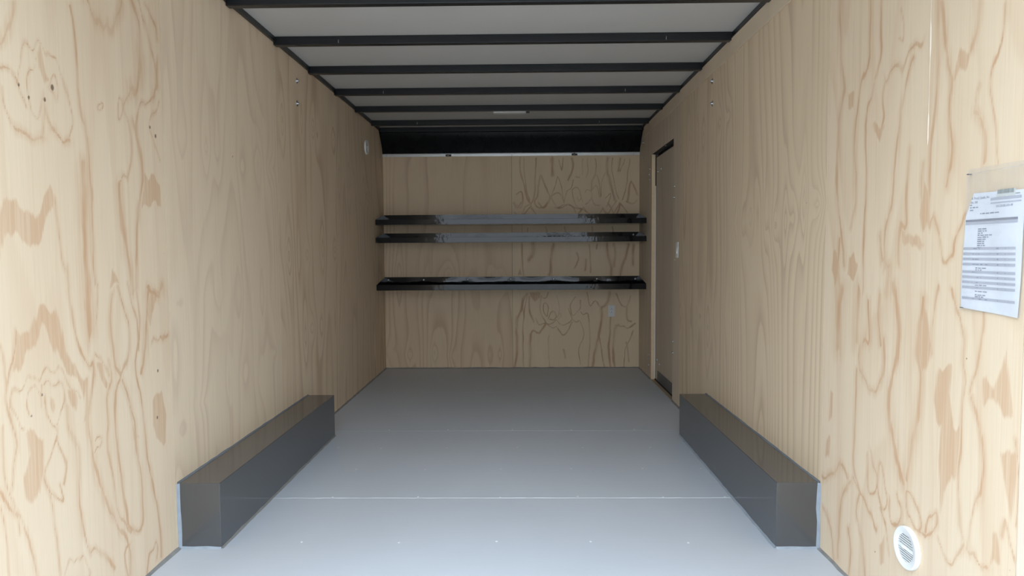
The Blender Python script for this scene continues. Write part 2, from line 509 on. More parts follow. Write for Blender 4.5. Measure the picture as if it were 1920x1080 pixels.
def mat_floor():
    k = NT('grey_floor_paint')
    tcn = k.n('ShaderNodeTexCoord').outputs['Object']
    a = k.noise(k.mapping(tcn, (1.2, 0.9, 1)), 1.0, 3)
    b = k.noise(k.mapping(tcn, (3, 160, 1)), 1.0, 2)          # grain across the sheets showing through the paint
    c = k.noise(k.mapping(tcn, (60, 60, 1)), 1.0, 2)
    col = k.mix(k.ss(a, 0.3, 0.7), (0.520, 0.553, 0.605, 1), (0.550, 0.583, 0.635, 1))
    col = k.mix(k.math('MULTIPLY', k.ss(b, 0.45, 0.7), 0.10), col, (0.42, 0.45, 0.48, 1))
    # scuffed lighter roller patches near the right box
    sx = k.n('ShaderNodeSeparateXYZ'); k.l(tcn, sx.inputs[0])
    px = k.math('MULTIPLY', k.ss(sx.outputs[0], 1.75, 1.95), k.ss(sx.outputs[0], 2.35, 2.2))
    py = k.math('MULTIPLY', k.ss(sx.outputs[1], 4.3, 4.45), k.ss(sx.outputs[1], 5.2, 4.9))
    sc = k.math('MULTIPLY', k.math('MULTIPLY', px, py), k.ss(k.noise(k.mapping(tcn, (5, 25, 1)), 1.0, 4, 0.7), 0.5, 0.62))
    col = k.mix(k.math('MULTIPLY', sc, 0.3), col, (0.52, 0.53, 0.54, 1))
    sp = k.ss(k.noise(k.mapping(tcn, (45, 45, 1), (3, 1, 0)), 1.0, 1), 0.83, 0.86)
    col = k.mix(sp, col, (0.72, 0.72, 0.70, 1))
    k.l(col, k.b.inputs['Base Color'])
    k.l(k.ss(a, 0.2, 0.8, 0.40, 0.50), k.b.inputs['Roughness'])
    k.b.inputs['Specular IOR Level'].default_value = 0.45
    h = k.math('ADD', k.math('MULTIPLY', b, 0.6), k.math('MULTIPLY', c, 0.4))
    k.bump(h, 0.10, 0.001)
    return k.m
M_floor = mat_floor()

# ------------------------------------------------------------------ plywood sheets
def vnoise(u, v, fu, fv, seed, octv=2):
    out = np.zeros_like(u)
    amp, tot = 1.0, 0.0
    for o in range(octv):
        rs = np.random.RandomState(seed*13+o)
        g = rs.rand(64, 64)
        x = (u*fu*(2**o) + 7.3) % 64; y = (v*fv*(2**o) + 3.1) % 64
        xi = x.astype(int); yi = y.astype(int); fx = x-xi; fy = y-yi
        fx = fx*fx*fx*(fx*(fx*6-15)+10); fy = fy*fy*fy*(fy*(fy*6-15)+10)
        x1 = (xi+1) % 64; y1 = (yi+1) % 64; xi %= 64; yi %= 64
        val = (g[xi, yi]*(1-fx)+g[x1, yi]*fx)*(1-fy)+(g[xi, y1]*(1-fx)+g[x1, y1]*fx)*fy
        out += amp*val; tot += amp; amp *= 0.4
    return out/tot

def parse(txt):
    lines, polys, knots = [], [], []
    for ln in txt.strip().splitlines():
        t = ln.split()
        pts = [tuple(int(c)/1000 for c in q.split(',')) for q in t[1:]]
        if t[0] == 'P': polys.append(pts)
        elif t[0][0] == 'K': knots.append((pts[0], int(t[0][1:])/1000))
        else: lines.append((int(t[0])/1000, smooth_line(pts)))
    return lines, polys, knots

def smooth_line(p):
    if len(p) < 3: return p
    closed = p[0] == p[-1]
    out = []
    n = len(p)
    for i in range(n-1):
        p0 = p[i-1] if i > 0 else (p[-2] if closed else p[0])
        p1, p2 = p[i], p[i+1]
        p3 = p[i+2] if i+2 < n else (p[1] if closed else p[-1])
        for s in (0.0, 0.33, 0.66):
            q = []
            for c in (0, 1):
                q.append(0.5*((2*p1[c])+(-p0[c]+p2[c])*s+(2*p0[c]-5*p1[c]+4*p2[c]-p3[c])*s*s+(-p0[c]+3*p1[c]-3*p2[c]+p3[c])*s**3))
            out.append(tuple(q))
    out.append(p[-1])
    return out

def seg_dist(U, V, a, b):
    ax, ay = a; bx, by = b
    dx, dy = bx-ax, by-ay; L = dx*dx+dy*dy+1e-12
    t = np.clip(((U-ax)*dx+(V-ay)*dy)/L, 0, 1)
    return np.hypot(U-ax-t*dx, V-ay-t*dy)

def fields(U, V, grain):
    lines, polys, knots = grain
    u0, u1, v0, v1 = U.min(), U.max(), V.min(), V.max()
    S = np.full(U.shape, 4.0); Pd = np.full(U.shape, 0.2); Kd = np.full(U.shape, 5.0)
    for w, pts in lines:
        hw = w*0.5
        for a, b in zip(pts, pts[1:]):
            m = 4*hw
            lo = (min(a[0], b[0])-m, min(a[1], b[1])-m); hi = (max(a[0], b[0])+m, max(a[1], b[1])+m)
            if hi[0] < u0 or lo[0] > u1 or hi[1] < v0 or lo[1] > v1: continue
            k = (U > lo[0]) & (U < hi[0]) & (V > lo[1]) & (V < hi[1])
            if k.any(): S[k] = np.minimum(S[k], seg_dist(U[k], V[k], a, b)/hw)
    for pts in polys:
        q = pts+[pts[0]]
        m = 0.03
        k = (U > min(a[0] for a in pts)-m) & (U < max(a[0] for a in pts)+m) & (V > min(a[1] for a in pts)-m) & (V < max(a[1] for a in pts)+m)
        if not k.any(): continue
        u, v = U[k], V[k]; dd = np.full(u.shape, 0.2); ins = np.zeros(u.shape, bool)
        for a, b in zip(q, q[1:]):
            dd = np.minimum(dd, seg_dist(u, v, a, b))
            c = ((a[1] > v) != (b[1] > v)) & (u < (b[0]-a[0])*(v-a[1])/((b[1]-a[1]) or 1e-9)+a[0])
            ins ^= c
        Pd[k] = np.minimum(Pd[k], np.where(ins, -dd, dd))
    for (a, b), r in knots:
        k = (abs(U-a) < 6*r) & (abs(V-b) < 8*r)
        Kd[k] = np.minimum(Kd[k], np.hypot((U[k]-a)/(r*0.75), (V[k]-b)/r))
    return S, Pd, Kd

def sheet(parent, place, u0, u1, v0, v1, mat, step=0.012, seed=1, fx=2.6, fz=0.5, K=8.0, rows=(), grain=None,
          hole=None, top=None, drift=0.0, nails=True, nbump=7, amp=1.0, warp=1.0):
    """one plywood sheet: a fine grid whose vertices carry the growth-ring field"""
    us = np.linspace(u0+0.0011, u1-0.0011, max(2, int((u1-u0)/step)+1))
    vs = np.linspace(v0, v1, max(2, int((v1-v0)/step)+1))
    if hole:
        us = np.unique(np.concatenate([us, [hole[0], hole[1]]])); vs = np.unique(np.concatenate([vs, [hole[3]]]))
    nu, nv = len(us), len(vs)
    U, V = np.meshgrid(us, vs, indexing='ij')
    if top is not None:      # cut the top along a profile z = top(u)
        tz = np.array([top(a) for a in us]); V = v0+(V-v0)*((tz-v0)/(v1-v0))[:, None]
    rs = np.random.RandomState(seed)
    U2 = U+0.05*(vnoise(U, V, 3, 1.2, seed+50)-0.5)
    h = vnoise(U2, V, fx, fz, seed)*K+drift*(U-u0)
    for r in rows:
        n = nbump
        for i in range(n):
            uc = u0+(i+rs.rand()*0.8+0.1)*(u1-u0)/n
            vc = r+rs.randn()*0.035
            a = rs.choice([-1, 1])*(0.7+1.6*rs.rand())*amp
            su = 0.025+0.035*rs.rand(); sv = 0.06+0.14*rs.rand()
            du = (U-uc)/su; dv = (V-vc)/sv
            h = h+a*np.exp(-np.abs(du)**1.7*0.8-np.abs(dv)**1.2)
    knots = []
    if rows:
        for r in rows:
            for i in range(nbump//2):
                knots.append(((u0+rs.rand()*(u1-u0), r+rs.randn()*0.02), 0.0035+0.003*rs.rand()))
    if nails:
        for uu in (u0+0.02, u0+0.41, u0+0.82, u1-0.02):
            if uu > u1: continue
            for q in range(9):
                knots.append(((uu+rs.randn()*0.006, v0+0.12+q*0.26+rs.randn()*0.02), 0.0024))
    g = grain if grain else ([], [], [])
    Vw = V+warp*0.045*(vnoise(U, V, 31, 4, seed+7, 1)-0.5)+warp*0.016*(vnoise(U, V, 63, 9, seed+8, 1)-0.5)
    Uw = U+0.010*(vnoise(U, V, 9, 14, seed+9, 2)-0.5)
    S, Pd, _ = fields(Uw, Vw, (g[0], g[1], []))
    Kd = fields(U, V, ([], [], g[2]+knots))[2]
    co = np.array([place(a, b) for a, b in ((0., 0.), (1., 0.), (0., 1.))])
    base, eu, ev = co[0], co[1]-co[0], co[2]-co[0]
    nrm = np.cross(eu, ev)
    inward = np.array([W/2, 4.0, 1.2])-(base+eu*(u0+u1)/2+ev*1.0)
    sgn = 1.0 if nrm.dot(inward) > 0 else -1.0
    nn = nrm*sgn
    P = base+U[..., None]*eu+V[..., None]*ev
    verts = P.reshape(-1, 3)
    ii, jj = np.meshgrid(np.arange(nu-1), np.arange(nv-1), indexing='ij')
    if hole:
        mu = (us[:-1]+us[1:])/2; mv = (vs[:-1]+vs[1:])/2
        keep = ~((mu[ii] > hole[0]) & (mu[ii] < hole[1]) & (mv[jj] > hole[2]) & (mv[jj] < hole[3]))
        ii, jj = ii[keep], jj[keep]
    ii, jj = ii.ravel(), jj.ravel()
    q = np.stack([ii*nv+jj, (ii+1)*nv+jj, (ii+1)*nv+jj+1, ii*nv+jj+1], 1)
    if sgn < 0: q = q[:, ::-1]
    # rim going back 9 mm
    loop = [(i, 0) for i in range(nu)]+[(nu-1, j) for j in range(1, nv)]+[(i, nv-1) for i in range(nu-2, -1, -1)]+[(0, j) for j in range(nv-2, 0, -1)]
    lid = np.array([a*nv+b for a, b in loop])
    nb = len(verts)
    back = verts[lid]-nn*0.009
    verts = np.concatenate([verts, back])
    n = len(lid)
    e = []
    for a in range(n):
        b = (a+1) % n
        qq = (lid[a], nb+a, nb+b, lid[b])
        e.append(qq if sgn > 0 else qq[::-1])
    e = np.array(e)
    nq = len(q)
    q = np.concatenate([q, e])
    me = bpy.data.meshes.new('plywood_panel')
    me.vertices.add(len(verts)); me.vertices.foreach_set('co', verts.astype(np.float32).ravel())
    me.loops.add(len(q)*4); me.loops.foreach_set('vertex_index', q.astype(np.int32).ravel())
    me.polygons.add(len(q)); me.polygons.foreach_set('loop_start', np.arange(len(q), dtype=np.int32)*4)
    mi = np.zeros(len(q), np.int32); mi[nq:] = 1
    me.materials.append(mat); me.materials.append(M_edge)
    me.polygons.foreach_set('material_index', mi)
    me.update(calc_edges=True)
    me.polygons.foreach_set('use_smooth', np.zeros(len(q), bool))
    def full(A): return np.concatenate([A.ravel(), A.ravel()[lid]])
    UVv = np.stack([full(U), full(V)], 1)
    uvl = me.uv_layers.new(name='UVMap')
    uvl.data.foreach_set('uv', UVv[q.ravel()].astype(np.float32).ravel())
    for nm, A in (('ring', h), ('stroke', S), ('patch', Pd), ('knot', Kd)):
        at = me.attributes.new(nm, 'FLOAT', 'POINT'); at.data.foreach_set('value', full(A).astype(np.float32))
    o = bpy.data.objects.new('plywood_panel', me); COL.objects.link(o); o.parent = parent
    return o

GL, GR, GB = parse(GRAIN_L), parse(GRAIN_R), parse(GRAIN_B)

# ------------------------------------------------------------------ shell
def struct(name, mb, mat, parent=None, **k):
    o = mb.build(name, mat, parent, **k)
    if parent is None: o['kind'] = 'structure'
    return o

TH = 0.05
# floor: painted sheets with a narrow joint line at y = 3.19
b = MB(); b.box(-0.02, W+0.02, FLOOR_Y0, D+0.02, -0.06, 0.0)
floor = struct('floor', b, M_floor)
def ridge(y, x0, x1, hgt=0.0012, wob=0.0012, seed=1, wd=0.0011):
    rs = random.Random(seed); b = MB(); n = max(2, int((x1-x0)/0.03)); prev = None
    pts = [(x0+(x1-x0)*i/n, y+rs.uniform(-wob, wob), hgt*rs.uniform(0.5, 1.1)) for i in range(n+1)]
    vs = []
    for x, yy, h in pts: vs += [(x, yy-wd, -0.0005), (x, yy, h), (x, yy+wd, -0.0005)]
    fs = []
    for i in range(n):
        a = i*3; fs += [(a, a+1, a+4, a+3), (a+1, a+2, a+5, a+4)]
    b.add(vs, fs); return b
M_ridge = plain('paint_ridge', (0.72, 0.75, 0.78), 0.35)
ridge(3.19, 0.17, W-0.17, seed=4).build('sheet_joint', M_ridge, floor)
ridge(4.40, 0.05, W-0.05, hgt=0.0006, wd=0.0010, seed=5).build('sheet_joint', M_floor, floor)
ridge(5.62, 0.02, W-0.02, hgt=0.0006, wd=0.0010, seed=6).build('sheet_joint', M_floor, floor)

# left wall
b = MB(); b.prism([(FLOOR_Y0, -0.06), (D+0.03, -0.06), (D+0.03, 2.12), (6.66, HC), (FLOOR_Y0, HC)], 'x', -0.010-TH, -0.010)
wl = struct('wall_left', b, M_backing)
PL = lambda u, v: (0.0, u, v)
def top_left(u): return HL if u < 6.60 else HL-(u-6.60)*0.95
m1 = plywood('plywood_near_left', 1, traced=True, contrast=0.20, stripe=0.30)
m2 = plywood('plywood_left_2', 2, contrast=0.55, jag=0.12, stripe=0.55, tan=(0.62, 0.46, 0.33))
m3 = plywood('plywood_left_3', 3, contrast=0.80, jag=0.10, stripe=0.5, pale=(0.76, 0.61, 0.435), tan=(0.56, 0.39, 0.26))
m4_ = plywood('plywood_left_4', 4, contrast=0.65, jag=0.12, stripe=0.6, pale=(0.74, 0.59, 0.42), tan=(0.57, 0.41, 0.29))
S0 = 2.6209
sheet(wl, PL, FLOOR_Y0, S0, 0.0, HL, m1, step=0.006, seed=11, grain=GL, K=6, fz=0.3)
sheet(wl, PL, S0, S0+1.2192, 0.0, HL, m2, seed=22, fx=3.2, fz=0.35, K=9, rows=(0.55, 0.95, 1.62), nbump=6, amp=0.9)
sheet(wl, PL, S0+1.2192, S0+2.4384, 0.0, HL, m3, seed=33, fx=2.6, fz=0.3, K=9, rows=(0.68, 1.15, 1.95), nbump=5, amp=1.2)
sheet(wl, PL, S0+2.4384, S0+3.6576, 0.0, HL, m4_, seed=44, fx=3.0, fz=0.4, K=9, rows=(0.9, 1.7), nbump=6)
sheet(wl, PL, S0+3.6576, D-0.001, 0.0, HL, m3, seed=55, fx=3.0, fz=0.3, K=8, rows=(), top=top_left, nails=False)

# right wall with the door opening
DY0, DY1, DZ1 = 5.27, 6.14, 1.995
XR = W+0.010
b = MB()
b.box(XR, XR+TH, FLOOR_Y0, DY0, -0.06, HC)
b.box(XR, XR+TH, DY0, DY1, DZ1+0.012, HC)
b.prism([(DY1+0.012, -0.06), (D+0.03, -0.06), (D+0.03, 2.12), (6.66, HC), (DY1+0.012, HC)], 'x', XR, XR+TH)
wr = struct('wall_right', b, M_backing)
PR = lambda u, v: (W, u, v)
def top_right(u): return 2.28 if u < 6.60 else 2.28-(u-6.60)*0.9
n1 = plywood('plywood_near_right', 6, traced=True, contrast=0.28, stripe=0.42)
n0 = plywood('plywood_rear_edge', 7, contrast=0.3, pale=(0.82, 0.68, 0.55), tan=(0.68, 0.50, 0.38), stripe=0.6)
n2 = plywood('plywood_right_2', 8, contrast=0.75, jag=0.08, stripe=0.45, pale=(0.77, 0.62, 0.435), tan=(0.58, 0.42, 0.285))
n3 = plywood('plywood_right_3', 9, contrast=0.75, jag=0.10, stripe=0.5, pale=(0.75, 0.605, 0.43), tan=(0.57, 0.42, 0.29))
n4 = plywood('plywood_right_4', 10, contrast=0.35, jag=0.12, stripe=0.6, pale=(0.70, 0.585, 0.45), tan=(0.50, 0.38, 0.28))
sheet(wr, PR, FLOOR_Y0, 1.588, 0.0, HL, n0, seed=61, K=3, nails=False)
sheet(wr, PR, 1.588, 2.63, 0.0, HL, n1, step=0.006, seed=62, grain=GR, K=7, fz=0.3)
sheet(wr, PR, 2.63, 3.83, 0.0, HL, n2, seed=67, fx=3.0, fz=0.22, K=10, rows=(1.32,), nbump=10, drift=12, amp=1.5)
sheet(wr, PR, 3.83, 5.05, 0.0, HL, n3, seed=64, fx=3.2, fz=0.25, K=10, rows=(0.72, 1.9), nbump=7, drift=9)
sheet(wr, PR, 5.05, 6.27, 0.0, HL, n4, seed=65, fx=3.2, fz=0.2, K=8, drift=9, hole=(DY0, DY1, -1, DZ1), nails=False)
sheet(wr, PR, 6.27, D-0.001, 0.0, HL, n4, seed=66, fx=3, fz=0.3, K=7, top=top_right, nails=False)

# thin filler strip along the top of the right wall
b = MB(); b.box(W-0.007, W-0.0006, FLOOR_Y0, 6.52, 2.208, 2.300)
st = struct('trim_1', b, plain('strip_pine', (0.72, 0.585, 0.43), 0.6, vary=0.10, scale=7), bevel=0.001)

# back wall
b = MB(); b.box(-0.02, W+0.02, D+0.010, D+0.06, -0.06, 2.12)
wb = struct('wall_back', b, M_backing)
PB = lambda u, v: (u, D, v)
q1 = plywood('plywood_back_left', 13, contrast=0.55, jag=0.12, stripe=0.4, pale=(0.74, 0.58, 0.40), tan=(0.50, 0.32, 0.20))
q2 = plywood('plywood_back_right', 14, traced=True, thin=0.6, rings=False, stripe=0.25, pale=(0.76, 0.61, 0.425), tan=(0.51, 0.325, 0.195))
sheet(wb, PB, 0.0, 1.257, 0.0, 2.078, q1, seed=71, fx=3.2, fz=0.55, K=7, rows=(0.15, 0.93), nbump=7, amp=1.0)
sheet(wb, PB, 1.257, W, 0.0, 2.078, q2, step=0.006, seed=72, grain=GB, K=4, warp=0.3)

# sloping black header, light metal strip under it
b = MB()
prof = [(6.672, 2.290), (6.700, 2.235), (6.727, 2.185), (6.750, 2.140), (6.764, 2.104)]
b.prism(prof+[(6.790, 2.104), (6.790, 2.330), (6.672, 2.330)], 'x', 0.001, W-0.001)
hd = struct('trim_2', b, M_header, smooth=True)
b = MB(); b.prism([(6.765, 2.076), (6.765, 2.098), (6.7575, 2.101), (6.7575, 2.1035), (6.774, 2.1035), (6.774, 2.076)], 'x', 0.002, W-0.002)
al = struct('trim_3', b, M_alu)
for x, h in ((0.644, 0), (1.867, 0), (1.261, 1), (2.44, 1), (0.04, 1)):
    bb = MB()
    if h == 0:
        bb.box(x-0.028, x+0.028, 6.756, 6.7645, 2.076, 2.094); bb.build('clip', M_blackframe, al, bevel=0.002)
        s = MB(); s.lathe([(0.0, -0.011), (0.006, -0.009), (0.010, -0.004), (0.011, 0.0)], 12, 'y')
        so = s.build('screw', M_steel, al, smooth=True); so.location = (x-0.004, 6.756, 2.086)
    else:
        s = MB(); s.lathe([(0.0, -0.005), (0.004, -0.004), (0.006, 0.0)], 10, 'y')
        so = s.build('screw', M_steel, al, smooth=True); so.location = (x, 6.765, 2.086)

# ceiling skin, side rails
b = MB(); b.box(-0.02, W+0.02, FLOOR_Y0, 6.80, HC, HC+0.03)
struct('ceiling', b, M_ceil)
b = MB(); b.box(-0.009, 0.013, FLOOR_Y0, 6.60, HL+0.0005, HC-0.0005)
struct('trim_4', b, M_blackframe)
b = MB(); b.box(W-0.003, W+0.009, FLOOR_Y0, 6.60, HL+0.0005, HC-0.0005)
struct('trim_5', b, M_blackframe)

# dark sealant bead where the walls meet the floor
def bead(name, pts, r, mat, nvec, seed=0, parent=None, step=0.05):
    """triangular bead along a polyline; nvec = (n1, n2) the two directions it spreads in"""
    rs = random.Random(seed); b = MB(); vs = []; P = []
    for a, c in zip(pts, pts[1:]):
        a, c = Vector(a), Vector(c); n = max(1, int((c-a).length/step))
        for i in range(n): P.append(a.lerp(c, i/n))
    P.append(Vector(pts[-1]))
    n1, n2 = Vector(nvec[0]), Vector(nvec[1])
    for p in P:
        k1, k2 = r*rs.uniform(0.75, 1.25), r*rs.uniform(0.75, 1.25)
        vs += [p-n1*0.001-n2*0.001, p+n1*k1-n2*0.0005, p+n1*k1*0.45+n2*k2*0.45, p+n2*k2-n1*0.0005]
    fs = []
    for i in range(len(P)-1):
        a = i*4
        for q in range(4): fs.append((a+q, a+(q+1) % 4, a+4+(q+1) % 4, a+4+q))
    b.add(vs, fs); return b.build(name, mat, parent, smooth=True)
o = bead('baseboard_left', [(0, FLOOR_Y0, 0), (0, D, 0)], 0.010, M_darkcaulk, ((1, 0, 0), (0, 0, 1)), 3); o['kind'] = 'structure'
o = bead('baseboard_right', [(W, FLOOR_Y0, 0), (W, DY0, 0)], 0.010, M_darkcaulk, ((-1, 0, 0), (0, 0, 1)), 4); o['kind'] = 'structure'
o = bead('baseboard_right.001', [(W, DY1, 0), (W, D, 0)], 0.010, M_darkcaulk, ((-1, 0, 0), (0, 0, 1)), 5); o['kind'] = 'structure'
o = bead('baseboard_back', [(0, D, 0), (W, D, 0)], 0.009, M_darkcaulk, ((0, -1, 0), (0, 0, 1)), 6); o['kind'] = 'structure'

# ------------------------------------------------------------------ side door
dr = empty('door_1', (W+0.04, (DY0+DY1)/2, 0)); dr['kind'] = 'structure'
off = Vector(dr.location)
def child(mb, name, mat, parent=dr, **k):
    o = mb.build(name, mat, parent, **k); o.location = -off; return o
PD = lambda u, v: (W+0.040, u, v)
dm = plywood('plywood_door', 15, contrast=0.30, jag=0.12, stripe=0.7, pale=(0.64, 0.545, 0.43), tan=(0.45, 0.35, 0.265))
dp = sheet(dr, PD, DY0-0.02, DY1-0.004, 0.012, DZ1-0.03, dm, seed=81, fx=3, fz=0.2, K=8, drift=10, nails=False)
dp.name = 'door_panel'; dp.location = -off
b = MB(); b.box(W+0.034, W+0.0395, 5.29, 6.035, 0.014, 0.100); kp = child(b, 'kick_plate', M_plate)
for y in (5.46, 5.72, 5.97):
    for z in (0.024, 0.092):
        s = MB(); s.lathe([(0.0, -0.002), (0.003, -0.0015), (0.0045, 0.0005)], 10, 'x')
        so = s.build('screw', M_steel, kp, smooth=True); so.location = Vector((W+0.034, y, z))
b = MB(); b.box(W+0.0398, W+0.05, DY0-0.02, DY1+0.01, 0.0, 0.012); child(b, 'bottom_seal', M_dark)
b = MB(); b.box(W-0.0005, W+0.030, DY1, DY1+0.014, 0.0, DZ1); child(b, 'door_jamb', plain('jamb_fresh_wood', (0.80, 0.62, 0.41), 0.6, vary=0.1, scale=25))
b = MB(); b.box(W+0.030, W+0.037, DY1-0.003, DY1+0.012, 0.01, 1.72); child(b, 'weather_seal', M_seal)
b = MB(); b.box(W+0.0005, W+0.050, DY0-0.014, DY0, 0.0, DZ1+0.012); child(b, 'door_jamb', M_jamb)
b = MB(); b.box(W-0.001, W+0.027, DY0, DY1, -0.006, 0.005); child(b, 'threshold', plain('threshold_wood', (0.46, 0.35, 0.24), 0.6, vary=0.2, scale=30))
b = MB(); b.box(W+0.027, W+0.05, DY0, DY1, -0.02, 0.001); child(b, 'sill_gap', M_dark)
b = MB(); b.box(W+0.0005, W+0.05, DY0, DY1, DZ1, DZ1+0.012)
b.box(W+0.018, W+0.022, DY0, DY1, DZ1-0.004, DZ1); hf = child(b, 'head_frame', M_dark)
for y in (5.62,):
    s = MB(); s.lathe([(0.0, -0.006), (0.005, -0.005), (0.007, 0.0)], 10, 'z')
    so = s.build('screw', M_steel, hf, smooth=True); so.location = Vector((W+0.012, y, DZ1))

# ------------------------------------------------------------------ wheel boxes
def wheel_box(side):
    x0 = 0.0008 if side < 0 else W-0.0008
    s = 1 if side < 0 else -1
    y0, y1, bw, bh = 2.6406, 4.2937, 0.1651, 0.2597
    root = empty('wheel_box', (x0+s*bw/2, (y0+y1)/2, 0))
    L = Vector(root.location)
    b = MB(); xa, xb = sorted((x0, x0+s*bw)); b.box(xa, xb, y0, y1, 0.0005, bh)
    o = b.build('metal_cover', M_box, root, bevel=0.0022, seg=3); o.location = -L
    # caulk: along the wall side of the front end, along the top and back, and on the floor
    c1 = bead('caulk_bead', [(x0, y0, 0.0), (x0, y0, bh)], 0.011, M_caulk, ((s, 0, 0), (0, -1, 0)), 8+side, root)
    c1.location = -L
    c2 = bead('caulk_bead', [(x0, y0-0.004, bh), (x0, y1, bh)], 0.006, M_greycaulk, ((s, 0, 0), (0, 0, 1)), 12+side, root)
    c2.location = -L
    c3 = bead('caulk_bead', [(x0+s*bw, y0, 0), (x0+s*bw, y1, 0)], 0.0075, M_darkcaulk if side < 0 else M_caulk, ((s, 0, 0), (0, 0, 1)), 16+side, root)
    c3.location = -L
    c4 = bead('caulk_bead', [(x0, y0, 0), (x0+s*bw, y0, 0)], 0.0075, M_caulk, ((0, -1, 0), (0, 0, 1)), 20+side, root)
    c4.location = -L
    return root
a = wheel_box(-1); tag(a, 'long charcoal metal wheel box along the foot of the left wall', 'wheel box', 'wheel boxes')
a = wheel_box(1); tag(a, 'long charcoal metal wheel box along the foot of the right wall', 'wheel box', 'wheel boxes')

# ------------------------------------------------------------------ ceiling ribs
def rib(x0=0.0, x1=W):
    root = empty('ceiling_rib', (W/2, 0, 0))
    b = MB()
    # hat section: flat bottom with rolled edges
    b.prism([(-0.045, HC-0.0008), (-0.045, 2.2935), (-0.0415, 2.290), (-0.0035, 2.290), (0, 2.2935), (0, HC-0.0008)], 'x', x0+0.0035-W/2, x1-0.0035-W/2)
    b.build('channel', M_blackframe, root, bevel=0.0008)
    b = MB(); b.box(x0+0.004-W/2, x1-0.004-W/2, -0.0475, -0.045, 2.3265, 2.3335); b.build('top_flange', M_blackframe, root)
    return root
def screw_on(root, x, z=2.306):
    s = MB(); s.box(-0.0016, 0.0016, -0.0035, 0, -0.010, 0.010)
    o = s.build('screw', M_steel, root, bevel=0.0008); o.location = (x-W/2, -0.0455, z)
rl = ['black steel ceiling rib nearest the open end, cut by the top of the picture',
      'second black steel ceiling rib from the open end',
      'third black steel ceiling rib from the open end',
      'fourth black steel ceiling rib from the open end',
      'black steel ceiling rib that carries the small white light',
      'black steel ceiling rib just behind the small white light',
      'farthest black steel ceiling rib, against the black header panel']
proto = rib()
ribs = []
for k in range(7):
    o = proto if k == 0 else copy_tree(proto)
    o.location = (W/2, 3.256+0.6096*k if k < 6 else 6.668, 0)
    tag(o, rl[k], 'ceiling rib', 'black ribs across the ceiling'); ribs.append(o)
for k, xs in ((1, (0.36, 2.14)), (3, (0.36, 2.10)), (5, (0.42, 2.05)), ):
    for x in xs: screw_on(ribs[k], x)

# small flat ceiling light hung behind the fifth rib
root = empty('ceiling_light', (1.257, 5.735, HC))
b = MB(); b.box(-0.135, 0.135, -0.040, 0.040, -0.046, -0.001); b.build('housing', M_whiteplastic, root, bevel=0.006)
b = MB(); b.box(-0.128, 0.128, -0.034, 0.034, -0.0515, -0.0462); b.build('diffuser', M_whiteplastic, root, bevel=0.002)
s = MB(); s.box(0.137, 0.165, -0.012, 0.012, -0.049, -0.001); s.build('switch', M_dark, root, bevel=0.003)
tag(root, 'small flat white light on the ceiling, peeping out behind a rib', 'ceiling light')

# ------------------------------------------------------------------ shelf trays
def wave_flange(b, x0, x1, y, z0, z1, wave, t=0.003):
    n = 90; vs = []; fs = []; m = 6
    for i in range(n+1):
        x = x0+(x1-x0)*i/n
        for j in range(m+1):
            z = z0+(z1-z0)*j/m
            w = wave(x, j/m)
            vs.append((x, y-w, z))
    for i in range(n):
        for j in range(m):
            a = i*(m+1)+j; fs.append((a, a+m+1, a+m+2, a+1))
    k = len(vs)
    vs += [(x0, y+t, z0), (x1, y+t, z0), (x1, y+t, z1), (x0, y+t, z1)]
    fs.append((k, k+1, k+2, k+3))
    b.add(vs, fs)
def tray(name, zl0, zl1, zb, yf0, screws, wave, label, zt=0.0, extra=None):
    root = empty(name, (W/2, 6.58, zl0)); L = Vector(root.location)
    x0, x1 = 0.002, W-0.002; yb = D-0.006
    b = MB()
    b.box(x0, x1, yf0, yb, zl0, zl0+0.003)
    o = b.build('shelf_plate', M_tray, root); o.location = -L
    b = MB(); b.box(x0, x1, yf0, yf0+0.003, zl0+0.003, zl1)
    b.box(x0, x1, yf0+0.003, yf0+0.010, zl1-0.003, zl1)
    o = b.build('front_lip', M_tray, root, bevel=0.0012); o.location = -L
    b = MB(); wave_flange(b, x0, x1, yb, zl0+0.003, zb, wave)
    o = b.build('back_flange', M_tray, root, smooth=True); o.location = -L
    for xa, xb in ((x0, x0+0.003), (x1-0.003, x1)):
        b = MB(); b.prism([(yf0+0.003, zl0+0.003), (yb, zl0+0.003), (yb, zb), (yf0+0.003, zl1)], 'x', xa, xb)
        o = b.build('end_plate', M_tray, root); o.location = -L
    for (x, z) in screws:
        s = MB(); s.lathe([(0.0, -0.007), (0.006, -0.006), (0.009, -0.002), (0.010, 0.0)], 14, 'y')
        o = s.build('screw', M_steel, root, smooth=True); o.location = Vector((x, yb-0.0015, z))-L
    tag(root, label, 'shelf', 'black steel shelf trays on the back wall')
    return root
flat = lambda x, t: 0.0
YF = 6.378
tray('steel_shelf', 1.403, 1.452, 1.512, YF, [], lambda x, t: 0.002*math.sin(x*5)*t, 'topmost of the black steel shelf trays on the back wall')
tray('steel_shelf', 1.237, 1.286, 1.334, YF, [(2.44, 1.308)], lambda x, t: 0.002*math.sin(x*4+1)*t,
     'middle black steel shelf tray, close beneath the top one')
scx = [0.040, 0.386, 0.818, 1.242, 1.664, 2.084, 2.458]
def wv(x, t):
    d = min(abs(x-s) for s in scx)
    return 0.006*math.sin(math.pi*min(1, d/0.21)/2)**2*(1-abs(2*t-1)**2)*1.0
tray('steel_shelf', 0.796, 0.848, 0.905, YF+0.004, [(x, 0.877) for x in scx], wv,
     'lowest black steel shelf tray, set apart, with a row of silver screws')

